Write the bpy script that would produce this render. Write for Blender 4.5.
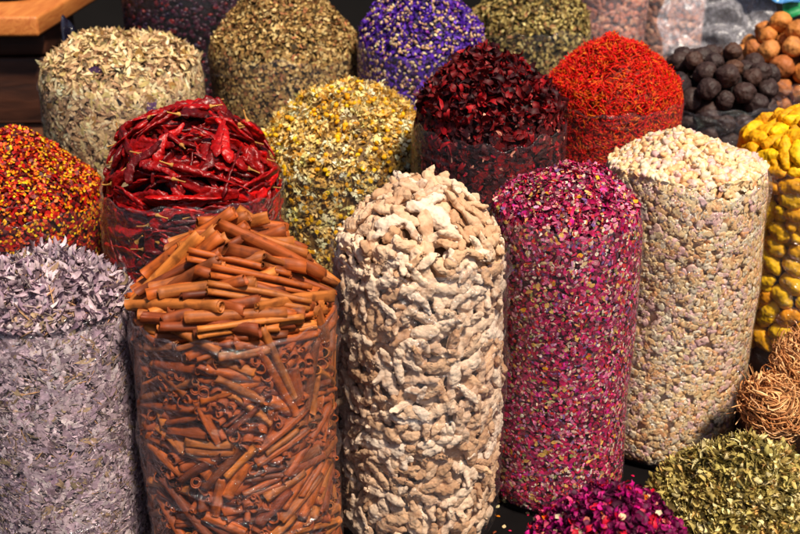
import bpy, bmesh, math, random
import numpy as np
from mathutils import Vector, Matrix, noise

for o in list(bpy.data.objects):
    bpy.data.objects.remove(o)
SC = bpy.context.scene
COL = SC.collection
R_ = math.radians
PI = math.pi

# ------------------------------------------------------------------ camera, sky, sun, exposure
cam_d = bpy.data.cameras.new('camera')
cam = bpy.data.objects.new('camera', cam_d)
COL.objects.link(cam)
cam.location = (0, 0, 1.25)
cam.rotation_euler = (R_(90 - 22), 0, 0)
cam_d.lens = 49.5
cam_d.sensor_width = 36
cam_d.clip_end = 200
cam_d.dof.use_dof = True
cam_d.dof.focus_distance = 1.93
cam_d.dof.aperture_fstop = 4.5
SC.camera = cam

SUN_EL, SUN_AZ = 58, 148          # azimuth clockwise from +Y
world = bpy.data.worlds.new('World')
SC.world = world
world.use_nodes = True
wn = world.node_tree.nodes
bg = wn['Background']
sky = wn.new('ShaderNodeTexSky')
sky.sky_type = 'NISHITA'
sky.sun_disc = False
sky.sun_elevation = R_(SUN_EL)
sky.sun_rotation = R_(SUN_AZ)
sky.dust_density = 3.0
sky.ozone_density = 2.5
sky.air_density = 0.8
world.node_tree.links.new(sky.outputs[0], bg.inputs[0])
bg.inputs[1].default_value = 0.058
sun_d = bpy.data.lights.new('sun', 'SUN')
sun_d.energy = 4.3
sun_d.angle = R_(6)
sun_d.color = (1.0, 0.87, 0.70)
sun = bpy.data.objects.new('sun', sun_d)
COL.objects.link(sun)
sd = Vector((math.sin(R_(SUN_AZ)) * math.cos(R_(SUN_EL)), math.cos(R_(SUN_AZ)) * math.cos(R_(SUN_EL)), math.sin(R_(SUN_EL))))
sun.rotation_euler = sd.to_track_quat('Z', 'Y').to_euler()
SC.view_settings.view_transform = 'Standard'
SC.view_settings.look = 'None'
SC.view_settings.exposure = 0.46
SC.view_settings.gamma = 1
SC.cycles.use_denoising = True
SC.cycles.max_bounces = 7
SC.cycles.diffuse_bounces = 3
SC.cycles.glossy_bounces = 3
SC.cycles.transparent_max_bounces = 12
SC.cycles.caustics_reflective = False

# ------------------------------------------------------------------ helpers
def lin(c):
    c = np.asarray(c, float) / 255.0
    return np.where(c <= 0.04045, c / 12.92, ((c + 0.055) / 1.055) ** 2.4)

def vivid(c, k=1.20):
    c = np.asarray(c, float); l = c.mean(axis=-1, keepdims=True)
    return np.clip(l + (c - l) * k, 0.002, 0.9)

def tag(o, label=None, cat=None, group=None, kind=None):
    if label: o['label'] = label
    if cat: o['category'] = cat
    if group: o['group'] = group
    if kind: o['kind'] = kind
    return o

def build_mesh(name, V, loops, counts, mat=None, tint=None, smooth=True):
    me = bpy.data.meshes.new(name)
    V = np.ascontiguousarray(V, np.float32)
    me.vertices.add(len(V))
    me.vertices.foreach_set('co', V.ravel())
    me.loops.add(len(loops))
    me.loops.foreach_set('vertex_index', np.ascontiguousarray(loops, np.int32))
    st = np.zeros(len(counts), np.int32)
    st[1:] = np.cumsum(counts)[:-1]
    me.polygons.add(len(counts))
    me.polygons.foreach_set('loop_start', st)
    me.polygons.foreach_set('loop_total', np.ascontiguousarray(counts, np.int32))
    me.update(calc_edges=True)
    me.polygons.foreach_set('use_smooth', np.full(len(counts), smooth))
    if tint is not None:
        at = me.color_attributes.new('tint', 'FLOAT_COLOR', 'POINT')
        c = np.ones((len(V), 4), np.float32)
        c[:, :3] = tint
        at.data.foreach_set('color', c.ravel())
    if mat: me.materials.append(mat)
    return me

def link(name, me, parent=None):
    o = bpy.data.objects.new(name, me)
    COL.objects.link(o)
    if parent: o.parent = parent
    return o

class Merge:
    def __init__(s):
        s.V, s.L, s.C, s.T, s.n = [], [], [], [], 0
    def add(s, V, loops, counts, tint):
        s.V.append(V); s.L.append(np.asarray(loops) + s.n); s.C.append(np.asarray(counts))
        s.T.append(np.broadcast_to(tint, (len(V), 3))); s.n += len(V)
    def mesh(s, name, mat, smooth=True):
        return build_mesh(name, np.concatenate(s.V), np.concatenate(s.L), np.concatenate(s.C), mat, np.concatenate(s.T), smooth)

# ------------------------------------------------------------------ materials
def new_mat(name):
    m = bpy.data.materials.new(name)
    m.use_nodes = True
    nt = m.node_tree
    return m, nt, nt.nodes, nt.links, nt.nodes['Principled BSDF']

def piece_mat(name, rough=0.7, spec=0.3, noise_scale=120, mottle=0.35, bump=0.4, trans=0.0, sss=0.0, coat=0.0, obj_tint=None, dark=None, dark_amt=0.4, dist=0.002, stretch=None):
    """colour = the piece's own tint (attribute, or one that varies from object to object) broken up by fine noise."""
    m, nt, N, L, B = new_mat(name)
    tc = N.new('ShaderNodeTexCoord')
    nz = N.new('ShaderNodeTexNoise'); nz.inputs['Scale'].default_value = noise_scale; nz.inputs['Detail'].default_value = 5
    src = tc.outputs['Object']
    if stretch:
        mp = N.new('ShaderNodeMapping'); mp.inputs['Scale'].default_value = stretch
        L.new(src, mp.inputs[0]); src = mp.outputs[0]
    L.new(src, nz.inputs['Vector'])
    if obj_tint:
        oi = N.new('ShaderNodeObjectInfo')
        cr = N.new('ShaderNodeValToRGB')
        el = cr.color_ramp.elements
        while len(el) < len(obj_tint): el.new(0.5)
        for i, c in enumerate(obj_tint):
            el[i].position = i / max(1, len(obj_tint) - 1)
            el[i].color = (*vivid(lin(c), 1.04), 1)
        L.new(oi.outputs['Random'], cr.inputs[0])
        base = cr.outputs[0]
    else:
        at = N.new('ShaderNodeAttribute'); at.attribute_name = 'tint'
        base = at.outputs['Color']
    mr = N.new('ShaderNodeMapRange')
    mr.inputs['From Min'].default_value = 0.3; mr.inputs['From Max'].default_value = 0.7
    mr.inputs['To Min'].default_value = 1 - mottle; mr.inputs['To Max'].default_value = 1 + mottle * 0.6
    L.new(nz.outputs[0], mr.inputs[0])
    mx = N.new('ShaderNodeMix'); mx.data_type = 'RGBA'; mx.blend_type = 'MULTIPLY'; mx.inputs[0].default_value = 1
    L.new(base, mx.inputs[6]); L.new(mr.outputs[0], mx.inputs[7])
    out = mx.outputs[2]
    if dark is not None:
        n2 = N.new('ShaderNodeTexNoise'); n2.inputs['Scale'].default_value = noise_scale * 0.35; n2.inputs['Detail'].default_value = 6
        L.new(tc.outputs['Object'], n2.inputs['Vector'])
        r2 = N.new('ShaderNodeMapRange'); r2.inputs['From Min'].default_value = 0.52; r2.inputs['From Max'].default_value = 0.68
        r2.inputs['To Max'].default_value = dark_amt
        L.new(n2.outputs[0], r2.inputs[0])
        m2 = N.new('ShaderNodeMix'); m2.data_type = 'RGBA'
        L.new(r2.outputs[0], m2.inputs[0]); L.new(out, m2.inputs[6]); m2.inputs[7].default_value = (*lin(dark), 1)
        out = m2.outputs[2]
    L.new(out, B.inputs['Base Color'])
    B.inputs['Roughness'].default_value = rough
    B.inputs['Specular IOR Level'].default_value = spec
    B.inputs['Coat Weight'].default_value = coat
    B.inputs['Coat Roughness'].default_value = 0.2
    if sss:
        B.inputs['Subsurface Weight'].default_value = sss
        B.inputs['Subsurface Radius'].default_value = (0.01, 0.006, 0.004)
        B.inputs['Subsurface Scale'].default_value = 0.4
    if bump:
        bp = N.new('ShaderNodeBump'); bp.inputs['Strength'].default_value = bump; bp.inputs['Distance'].default_value = dist
        L.new(nz.outputs[0], bp.inputs['Height']); L.new(bp.outputs[0], B.inputs['Normal'])
    if trans:
        tr = N.new('ShaderNodeBsdfTranslucent'); L.new(out, tr.inputs[0])
        ms = N.new('ShaderNodeMixShader'); ms.inputs[0].default_value = trans
        L.new(B.outputs[0], ms.inputs[1]); L.new(tr.outputs[0], ms.inputs[2])
        L.new(ms.outputs[0], N['Material Output'].inputs[0])
    return m

def film_mat(name, haze=0.016, rough=0.11, bump=0.55, gloss=0.85, scale=16):
    m, nt, N, L, B = new_mat(name)
    N.remove(B)
    out = N['Material Output']
    tc = N.new('ShaderNodeTexCoord')
    mp = N.new('ShaderNodeMapping'); mp.inputs['Scale'].default_value = (1, 1, 1.9)
    mp.inputs['Rotation'].default_value = (0.25, 0.1, 0)
    L.new(tc.outputs['Object'], mp.inputs[0])
    nz = N.new('ShaderNodeTexNoise'); nz.inputs['Scale'].default_value = scale; nz.inputs['Detail'].default_value = 5
    nz.inputs['Roughness'].default_value = 0.55; nz.inputs['Distortion'].default_value = 1.2
    L.new(mp.outputs[0], nz.inputs['Vector'])
    n2 = N.new('ShaderNodeTexNoise'); n2.inputs['Scale'].default_value = scale * 5; n2.inputs['Detail'].default_value = 3
    L.new(mp.outputs[0], n2.inputs['Vector'])
    ad = N.new('ShaderNodeMath'); ad.operation = 'MULTIPLY_ADD'; ad.inputs[1].default_value = 0.22
    L.new(n2.outputs[0], ad.inputs[0]); L.new(nz.outputs[0], ad.inputs[2])
    bp = N.new('ShaderNodeBump'); bp.inputs['Strength'].default_value = bump; bp.inputs['Distance'].default_value = 0.012
    L.new(ad.outputs[0], bp.inputs['Height'])
    tr = N.new('ShaderNodeBsdfTransparent'); tr.inputs[0].default_value = (0.965, 0.965, 0.97, 1)
    gl = N.new('ShaderNodeBsdfGlossy'); gl.inputs['Roughness'].default_value = rough
    gl.inputs['Color'].default_value = (0.95, 0.95, 1, 1)
    L.new(bp.outputs[0], gl.inputs['Normal'])
    # Schlick reflectance, the same from both sides of the thin film
    lw = N.new('ShaderNodeLayerWeight'); lw.inputs['Blend'].default_value = 0.5
    L.new(bp.outputs[0], lw.inputs['Normal'])
    pw = N.new('ShaderNodeMath'); pw.operation = 'POWER'; pw.inputs[1].default_value = 4.0
    L.new(lw.outputs['Facing'], pw.inputs[0])
    mu = N.new('ShaderNodeMath'); mu.operation = 'MULTIPLY_ADD'; mu.inputs[1].default_value = 0.36 * gloss; mu.inputs[2].default_value = 0.038 * gloss; mu.use_clamp = True
    L.new(pw.outputs[0], mu.inputs[0])
    df = N.new('ShaderNodeBsdfDiffuse'); df.inputs[0].default_value = (0.72, 0.70, 0.78, 1)
    m1 = N.new('ShaderNodeMixShader')
    hz = N.new('ShaderNodeMapRange'); hz.inputs['From Min'].default_value = 0.35; hz.inputs['From Max'].default_value = 0.7
    hz.inputs['To Min'].default_value = haze * 0.5; hz.inputs['To Max'].default_value = haze * 1.7
    L.new(n2.outputs[0], hz.inputs[0]); L.new(hz.outputs[0], m1.inputs[0])
    L.new(tr.outputs[0], m1.inputs[1]); L.new(df.outputs[0], m1.inputs[2])
    m2 = N.new('ShaderNodeMixShader')
    L.new(mu.outputs[0], m2.inputs[0]); L.new(m1.outputs[0], m2.inputs[1]); L.new(gl.outputs[0], m2.inputs[2])
    L.new(m2.outputs[0], out.inputs[0])
    return m

FILM = film_mat('clear_film')
FILM_GLOSS = film_mat('crinkled_film', haze=.016, rough=.07, bump=1.2, gloss=1.4, scale=22)
FILM_SOFT = film_mat('cloudy_film', haze=0.07, rough=0.24, bump=0.5)

def solid_mat(name, col, rough=0.8, col2=None, scale=8, stretch=(1, 1, 1), bump=0.3, spec=0.3, dist=0.004):
    m, nt, N, L, B = new_mat(name)
    tc = N.new('ShaderNodeTexCoord'); mp = N.new('ShaderNodeMapping'); mp.inputs['Scale'].default_value = stretch
    L.new(tc.outputs['Object'], mp.inputs[0])
    nz = N.new('ShaderNodeTexNoise'); nz.inputs['Scale'].default_value = scale; nz.inputs['Detail'].default_value = 8
    nz.inputs['Distortion'].default_value = 0.6
    L.new(mp.outputs[0], nz.inputs['Vector'])
    cr = N.new('ShaderNodeValToRGB'); cr.color_ramp.elements[0].position = 0.3; cr.color_ramp.elements[1].position = 0.72
    cr.color_ramp.elements[0].color = (*lin(col), 1); cr.color_ramp.elements[1].color = (*lin(col2 or col), 1)
    L.new(nz.outputs[0], cr.inputs[0]); L.new(cr.outputs[0], B.inputs['Base Color'])
    bp = N.new('ShaderNodeBump'); bp.inputs['Strength'].default_value = bump; bp.inputs['Distance'].default_value = dist
    L.new(nz.outputs[0], bp.inputs['Height']); L.new(bp.outputs[0], B.inputs['Normal'])
    B.inputs['Roughness'].default_value = rough; B.inputs['Specular IOR Level'].default_value = spec
    return m

# ------------------------------------------------------------------ setting
gm = build_mesh('ground', [(-15, -6, 0), (15, -6, 0), (15, 20, 0), (-15, 20, 0)], [0, 1, 2, 3], [4],
                solid_mat('ground', (9, 7, 8), 0.95, (17, 13, 14), 6, spec=.1))
tag(link('ground', gm), kind='structure')

def box_bm(bm, x0, x1, y0, y1, z0, z1, mtx=None):
    vs = [bm.verts.new((x, y, z)) for z in (z0, z1) for x, y in ((x0, y0), (x1, y0), (x1, y1), (x0, y1))]
    if mtx:
        for v in vs: v.co = mtx @ v.co
    for f in ((0, 3, 2, 1), (4, 5, 6, 7), (0, 1, 5, 4), (1, 2, 6, 5), (2, 3, 7, 6), (3, 0, 4, 7)):
        bm.faces.new([vs[i] for i in f])

def bm_obj(name, bm, mat, parent=None, bevel=0.0, seg=3, smooth=True):
    if bevel: bmesh.ops.bevel(bm, geom=bm.edges[:], offset=bevel, segments=seg, affect='EDGES', profile=0.6)
    bmesh.ops.recalc_face_normals(bm, faces=bm.faces)
    me = bpy.data.meshes.new(name); bm.to_mesh(me); bm.free()
    me.materials.append(mat)
    for p in me.polygons: p.use_smooth = smooth
    return link(name, me, parent)

bm = bmesh.new(); box_bm(bm, -6, 6, 7.0, 7.2, 0, 3.2)
tag(bm_obj('back_wall', bm, solid_mat('wall', (10, 8, 8), 0.95, (18, 14, 14), 3), bevel=0.01, smooth=False), kind='structure')

# ------------------------------------------------------------------ sacks
# axis x, axis y, radius, rim height, heap height above the rim, dome exponent
def scaled(x, y, r, z, h, s):     # slide a sack along its line of sight, keeping it on the ground
    return (x * s, y * s, r * s, 1.25 - (1.25 - z) * s, h * s)
SACK = {
 'sage':  ((-.599, 1.697, .149, .495, .085), 1.7),
 'cinn':  ((-.272, 1.645, .163, .535, .122), 1.7),
 'ging':  ((.035, 1.801, .152, .577, .108), 2.3),
 'rose':  ((.306, 1.921, .142, .600, .075), 1.8),
 'resin': ((.572, 2.103, .161, .619, .050), 1.7),
 'flake': ((-.848, 2.268, .203, .525, .120), 1.4),
 'chili': (scaled(-.439, 2.222, .188, .560, .118, .956), 2.4),
 'cham':  (scaled(-.112, 2.330, .205, .607, .125, 1.055), 1.9),
 'hib':   (scaled(.194, 2.323, .166, .676, .118, .953), 1.8),
 'saff':  ((.489, 2.495, .160, .698, .108), 1.5),
 'lime':  ((.790, 2.720, .158, .642, .090), 2.2),
 'turm':  ((.947, 2.371, .196, .590, .080), 2.0),
 'pale':  ((-.681, 2.684, .203, .700, .072), 2.6),
 'oreg':  (scaled(-.296, 2.836, .198, .738, .165, 1.036), 1.3),
 'viol':  (scaled(.056, 2.949, .176, .735, .145, .963), 1.6),
 'green': (scaled(.356, 3.038, .170, .765, .110, 1.057), 1.6),
 'dark':  ((-.600, 3.352, .230, .860, .080), 2.0),
 'petal': ((.317, 1.366, .138, .225, .115), 1.6),
 'leaf':  ((.590, 1.592, .170, .150, .140), 1.3),
 'org':   ((1.098, 3.118, .157, .616, .130), 2.0),
}

class Sack:
    def __init__(s, key, seed):
        (s.x, s.y, s.R, s.z, s.h), s.p = SACK[key]
        r = random.Random(seed)
        s.ph = [r.uniform(0, 2 * PI) for _ in range(6)]
        s.back = math.atan2(s.y, s.x)           # direction away from the camera
    def rad(s, th, z):
        z = np.asarray(z, float)
        g = s.R * (1 + .015 * np.sin(2 * th + s.ph[0] + z * 3) + .008 * np.sin(3 * th + s.ph[1] + z * 9)
                   + .014 * np.sin(z * 15 + s.ph[2] + th) + .006 * np.sin(z * 31 + s.ph[3] - 2 * th))
        k = np.clip(z / 0.05, 0, 1)
        g = g * (0.86 + 0.14 * np.sqrt(1 - (1 - k) ** 2))
        k2 = np.clip((s.z - z) / 0.05, 0, 1)
        return g * (0.955 + 0.045 * np.sin(k2 * PI / 2))
    def top(s, x, y):
        """height of the heap's surface at local x, y"""
        rho = np.hypot(x, y) / (s.R * 0.955)
        th = np.arctan2(y, x)
        b = 1 - np.clip(rho, 0, 1.1) ** s.p
        n = .07 * np.sin(3 * th + s.ph[4]) + .05 * np.sin(5 * th + s.ph[5]) 
        return s.z + s.h * b * (1 + n * np.clip(rho, 0, 1)) + (.007 * np.sin(x * 55 + s.ph[0]) * np.sin(y * 60 + s.ph[1]) + .014 * np.sin(x * 26 + s.ph[2]) * np.sin(y * 23 + s.ph[3]) + .003 * np.sin(x * 110 + y * 60 + s.ph[4])) * np.clip(1.2 - rho, 0, 1)

def core(s, name, mat, inset, tint, z0=0.0, nt=72, nz=30, nr=14):
    """closed body of the contents, a little inside the outermost pieces"""
    th = np.linspace(0, 2 * PI, nt, endpoint=False)
    rows = []
    for z in np.linspace(z0 + .004, s.z - inset * .5, nz):
        r = s.rad(th, z) - inset
        rows.append(np.stack([r * np.cos(th), r * np.sin(th), np.full(nt, z)], 1))
    for q in np.linspace(1, 0.04, nr)[0:]:
        r = (s.R * .955 - inset) * q
        x, y = r * np.cos(th), r * np.sin(th)
        rows.append(np.stack([x, y, s.top(x, y) - inset], 1))
    V = np.concatenate(rows)
    n = len(rows)
    i = np.arange(n - 1)[:, None]; j = np.arange(nt)[None, :]; j2 = (j + 1) % nt
    F = np.stack([i * nt + j, i * nt + j2, (i + 1) * nt + j2, (i + 1) * nt + j], 2).reshape(-1, 4)
    loops = np.concatenate([F.ravel(), np.arange((n - 1) * nt, n * nt), np.arange(nt)[::-1]])
    counts = np.concatenate([np.full(len(F), 4), [nt, nt]])
    return V, loops, counts

def film(s, key, label, mat=FILM, seed=0, lip=.010, detail=1.0, group='clear plastic sacks of spices and herbs', flare=.0, wr=1.0, gap=.0012):
    rng = np.random.default_rng(seed + 77)
    detail = detail if s.y < 2.15 else detail * .5
    nt, nz = int(300 * detail), int(460 * detail)
    th = np.linspace(0, 2 * PI, nt, endpoint=False)
    jag = lip - .004 + (lip + .006) * (.5 * np.sin(3 * th + s.ph[2]) + .35 * np.sin(7 * th + s.ph[3]) + .3 * np.sin(17 * th + s.ph[0]))
    T, U = np.meshgrid(th, np.linspace(0, 1, nz))
    Z = 0.003 + U * (s.z + jag[None, :] - 0.003)
    Rr = s.rad(T, np.minimum(Z, s.z)) + gap
    over = np.clip((Z - s.z) / .02, 0, 2)
    Rr = Rr + over * flare * (1 + .8 * np.sin(5 * T + s.ph[4]))
    W = np.zeros_like(T)
    for _ in range(int(46 * wr)):                # creases pressed in the film
        t0, z0 = rng.uniform(0, 2 * PI), rng.uniform(.02, s.z)
        a = rng.normal(0, .35) if rng.random() < .75 else rng.uniform(.9, 2.2)
        ln, wd, am = rng.uniform(.012, .055), rng.uniform(.0018, .0042), rng.uniform(.0010, .0058)
        du = ((T - t0 + PI) % (2 * PI) - PI) * s.R; dz = Z - z0
        u = du * math.cos(a) + dz * math.sin(a); v = -du * math.sin(a) + dz * math.cos(a) + 6 * rng.normal(0, .5) * u * u
        W += am * np.exp(-(u / ln) ** 2 - (v / wd) ** 2)
    Rr = Rr + W
    k = (np.arange(nz)[:, None] - (nz - 13)) * 8 / 12          # the hem is rolled
    roll = np.clip(k, 0, 8) / 8 * 1.7 * PI
    Rr = np.where(k > 0, Rr + .0024 * (1 - np.cos(roll)), Rr)
    Z = np.where(k > 0, Z[nz - 13][None] + .0024 * np.sin(roll), Z)
    V = np.stack([Rr * np.cos(T), Rr * np.sin(T), Z], 2).reshape(-1, 3)
    i = np.arange(nz - 1)[:, None]; j = np.arange(nt)[None, :]; j2 = (j + 1) % nt
    F = np.stack([i * nt + j, i * nt + j2, (i + 1) * nt + j2, (i + 1) * nt + j], 2).reshape(-1, 4)
    me = build_mesh('plastic_sack', V, F.ravel(), np.full(len(F), 4), mat)
    o = link('plastic_sack', me); o.location = (s.x, s.y, 0)
    return tag(o, label, 'sack', group)

# ------------------------------------------------------------------ small piece templates: (V, loops, counts)
def strip(rng, nx=5, curl=1.0, cup=.4, twist=.5, outline='leaf', wavy=.1):
    """thin blade of unit length and width, curled, cupped and twisted"""
    u = np.linspace(-.5, .5, nx + 1)
    if outline == 'leaf': w = np.sqrt(np.clip(1 - (2 * u) ** 2, .02, 1)) ** 1.2
    elif outline == 'round': w = np.clip(1 - (2 * u) ** 4, .25, 1) * (1 + rng.normal(0, .06, nx + 1))
    elif outline == 'shred': w = .6 + .4 * rng.random(nx + 1); w[0] *= .5; w[-1] *= .4
    else: w = np.clip(.5 + .5 * np.cos(u * PI) + rng.normal(0, .12, nx + 1), .25, 1.2)
    V = []
    c = curl * rng.uniform(.5, 1.4) * rng.choice([-1, 1]); tw = twist * rng.normal()
    cu = cup * rng.uniform(.3, 1.3)
    for i, a in enumerate(u):
        if abs(c) > .05: px, pz = math.sin(c * a) / c, (1 - math.cos(c * a)) / c
        else: px, pz = a, 0
        for b in (-1, 0, 1):
            y = b * .5 * w[i]; z = cu * abs(b) * w[i] * .13 + wavy * rng.normal() * .22
            y2, z2 = y * math.cos(tw * a) - z * 1.5 * math.sin(tw * a), y * .27 * math.sin(tw * a) + z * math.cos(tw * a)
            V.append((px - math.sin(c * a) * z2 * .3, y2, pz + z2 * .6))
    F = []
    for i in range(nx):
        for b in (0, 1):
            F += [i * 3 + b, (i + 1) * 3 + b, (i + 1) * 3 + b + 1, i * 3 + b + 1]
    return np.array(V), np.array(F), np.full(nx * 2, 4)

def tube(rng, seg=5, sides=4, curl=1.0, r=.5):
    """thin rod of unit length; its thickness is scaled through y and z"""
    V = []; c = curl * rng.normal()
    for i in range(seg + 1):
        a = i / seg - .5
        px, pz = (math.sin(c * a) / c, (1 - math.cos(c * a)) / c) if abs(c) > .05 else (a, 0)
        rr = r * (1 if 0 < i < seg else .6)
        for k in range(sides):
            t = 2 * PI * k / sides
            V.append((px, rr * math.cos(t), pz * 3 + rr * math.sin(t)))
    F = [];
    for i in range(seg):
        for k in range(sides):
            k2 = (k + 1) % sides
            F += [i * sides + k, i * sides + k2, (i + 1) * sides + k2, (i + 1) * sides + k]
    return np.array(V), np.array(F), np.full(seg * sides, 4)

def lump(rng, sub=2, rough=.2, flat=1.0):
    bm = bmesh.new(); bmesh.ops.create_icosphere(bm, subdivisions=sub, radius=.5)
    off = Vector(rng.uniform(-50, 50, 3))
    V = []
    for v in bm.verts:
        d = 1 + rough * noise.noise(v.co * 2.6 + off) * 2 + rough * .5 * noise.noise(v.co * 7 + off)
        V.append(tuple(v.co * d))
    F = [v.index for f in bm.faces for v in f.verts]
    n = len(bm.faces); bm.free()
    V = np.array(V); V[:, 2] *= flat
    return V, np.array(F), np.full(n, 3)

def combine(parts):
    V, L, C, n = [], [], [], 0
    for v, l, c in parts:
        V.append(v); L.append(l + n); C.append(c); n += len(v)
    return np.concatenate(V), np.concatenate(L), np.concatenate(C)

def orient(n, spin, tilt, rng):
    n = n + tilt * rng.normal(size=n.shape)
    n /= np.linalg.norm(n, axis=1, keepdims=True)
    t = spin - (spin * n).sum(1, keepdims=True) * n
    t /= np.linalg.norm(t, axis=1, keepdims=True) + 1e-9
    return np.stack([t, np.cross(n, t), n], 2)

def sample_surface(s, N, rng, zmin, arc=115, side_share=None, edge=1.0):
    """points on the film side that faces the camera and over the whole heap: position, normal, is-top"""
    Aside = s.R * 2 * R_(arc) * (s.z - zmin)
    Atop = PI * s.R ** 2 * math.sqrt(1 + (s.h / s.R) ** 2) * 1.15
    fr = side_share if side_share is not None else Aside / (Aside + Atop)
    ns = int(N * fr); nt = N - ns
    th = s.back + PI + rng.uniform(-R_(arc), R_(arc), ns)
    z = rng.uniform(zmin, s.z, ns)
    r = s.rad(th, z)
    P = np.stack([r * np.cos(th), r * np.sin(th), z], 1)
    Nn = np.stack([np.cos(th), np.sin(th), np.zeros(ns)], 1)
    q = np.sqrt(rng.random(nt)) * edge; t2 = rng.uniform(0, 2 * PI, nt)
    x, y = s.R * .955 * q * np.cos(t2), s.R * .955 * q * np.sin(t2)
    e = 1e-3
    zt = s.top(x, y)
    gx = (s.top(x + e, y) - zt) / e; gy = (s.top(x, y + e) - zt) / e
    n2 = np.stack([-gx, -gy, np.ones(nt)], 1); n2 /= np.linalg.norm(n2, axis=1, keepdims=True)
    P2 = np.stack([x, y, zt], 1)
    return np.concatenate([P, P2]), np.concatenate([Nn, n2]), np.concatenate([np.zeros(ns, bool), np.ones(nt, bool)])

def palette(rng, N, cols, weights, jit=.12):
    C = vivid(np.array([lin(c) for c in cols])) * 1.08; w = np.array(weights, float); w /= w.sum()
    k = rng.choice(len(cols), N, p=w)
    c = C[k] * (1 + jit * rng.normal(size=(N, 1)) * 1.3) * (1 + jit * .18 * rng.normal(size=(N, 3)))
    return np.clip(c, .002, .95), k

def scatter(M, s, rng, N, temps, size, cols, weights, zmin=0.02, depth=.008, tilt_side=.35, tilt_top=.7, vertical=0.0, jit=.14,
            arc=115, lift=0.0, only_top=False, edge=1.0, tint_fn=None):
    """size: (len_lo, len_hi, width_lo, width_hi, thick_ratio) in metres"""
    P, Nn, top = sample_surface(s, N, rng, zmin, arc, 0.0 if only_top else None, edge)
    N = len(P)
    Ln = rng.uniform(size[0], size[1], N); Wd = rng.uniform(size[2], size[3], N)
    tilt = np.where(top, tilt_top, tilt_side)[:, None]
    spin = rng.normal(size=(N, 3))
    rot = orient(Nn, spin, tilt, rng)
    d = rng.random(N) ** 1.3 * depth
    P = P - Nn * d[:, None] + Nn * (np.where(top, lift, 0) * rng.random(N))[:, None]
    col, k = palette(rng, N, cols, weights, jit)
    ti = rng.integers(0, len(temps), N)
    for t, (V, Lp, Ct) in enumerate(temps):
        idx = np.nonzero(ti == t)[0]
        if not len(idx): continue
        sc = np.stack([Ln[idx], Wd[idx], (Ln[idx] if size[4] == 0 else Wd[idx] * size[4])], 1)
        X = V[None] * sc[:, None, :]
        X = np.einsum('nij,nkj->nki', rot[idx], X) + P[idx][:, None, :]
        X = X.reshape(-1, 3)
        # the film holds every piece in: press what would poke through back against it
        th = np.arctan2(X[:, 1], X[:, 0]); rho = np.hypot(X[:, 0], X[:, 1])
        lim = s.rad(th, np.minimum(X[:, 2], s.z)) - .0006 - .0014 * np.abs(np.sin(X[:, 2] * 900 + th * 130))
        over = np.clip((X[:, 2] - s.z - .004) / .02, 0, 1) * .012
        f = np.minimum(1, (lim + over) / np.maximum(rho, 1e-6))
        X[:, :2] *= f[:, None]
        X[:, 2] = np.maximum(X[:, 2], .003)
        nv = len(V)
        loops = (Lp[None] + (np.arange(len(idx)) * nv)[:, None]).ravel()
        M.add(X, loops, np.tile(Ct, len(idx)), np.repeat(col[idx], nv, axis=0))

def stuff(s, M, name, mat, label, cat):
    o = link(name, M.mesh(name, mat)); o.location = (s.x, s.y, 0)
    return tag(o, label, cat, kind='stuff')

CHIP = lambda rng, n=6, **k: [strip(rng, nx=2, **k) for _ in range(n)]
BLADE = lambda rng, n=8, nx=5, **k: [strip(rng, nx=nx, **k) for _ in range(n)]

leafmat = piece_mat('dry_leaf', .8, .25, 140, .35, .4, trans=.12)
flakemat = piece_mat('dry_flake', .55, .45, 200, .3, .3, trans=.1)
petalmat = piece_mat('dry_petal', .6, .35, 160, .35, .4, trans=.18)

def do_stuff(key, seed, name, mat, label, cat, base, layers, sack_label, inset=.010, zmin=.02, fl=None, core_mat=None, **fk):
    rng = np.random.default_rng(seed)
    s = Sack(key, seed); M = Merge()
    V, Lp, C = core(s, name, mat, inset, base)
    M.add(V, Lp, C, lin(base))  # base is mostly darker than the pieces, painting shade into their gaps
    for lay in layers:
        lay = dict(lay); t = lay.pop('temps')(rng)
        scatter(M, s, rng, lay.pop('N'), t, lay.pop('size'), lay.pop('cols'), lay.pop('w'), zmin=zmin, **lay)
    stuff(s, M, name, mat, label, cat)
    if sack_label: film(s, key, sack_label, mat=fl or FILM, seed=seed, **fk)
    return s
# ------------------------------------------------------------------ loose herbs, flakes, petals and grains
do_stuff('sage', 1, 'dried_sage', leafmat, 'greyish mauve curled sage leaves and twigs filling the bottom left sack', 'sage leaves', (30, 24, 25), [
    dict(N=12500, temps=lambda r: BLADE(r, 14, 8, curl=3.8, cup=1.1, twist=3.5, outline='leaf', wavy=.05) + BLADE(r, 6, 8, curl=2.6, cup=1.1, twist=4, outline='rag', wavy=.06), size=(.028, .070, .006, .0150, 0),
         cols=[(180, 160, 168), (150, 130, 142), (204, 188, 192), (108, 90, 96), (160, 138, 114)], w=[4, 3, 2, 1.2, .5], depth=.020, tilt_side=.4, tilt_top=.6, lift=.010),
    dict(N=3500, temps=lambda r: CHIP(r, 8, curl=1.5, cup=.9, outline='leaf'), size=(.008, .015, .003, .006, 0),
         cols=[(166, 150, 152), (128, 112, 114), (190, 176, 174), (96, 80, 76)], w=[4, 3, 2, 1], depth=.008, tilt_side=.5, tilt_top=.9, lift=.006),
    dict(N=900, temps=lambda r: [tube(r, curl=.9) for _ in range(5)], size=(.03, .06, .0022, .0036, 1),
         cols=[(150, 134, 130), (176, 140, 110), (120, 98, 92)], w=[3, 1, 1], depth=.004, tilt_side=.15, tilt_top=.5, lift=.012)],
    'clear sack of greyish mauve sage leaves at the bottom left corner', lip=.022, flare=.004)

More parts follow.
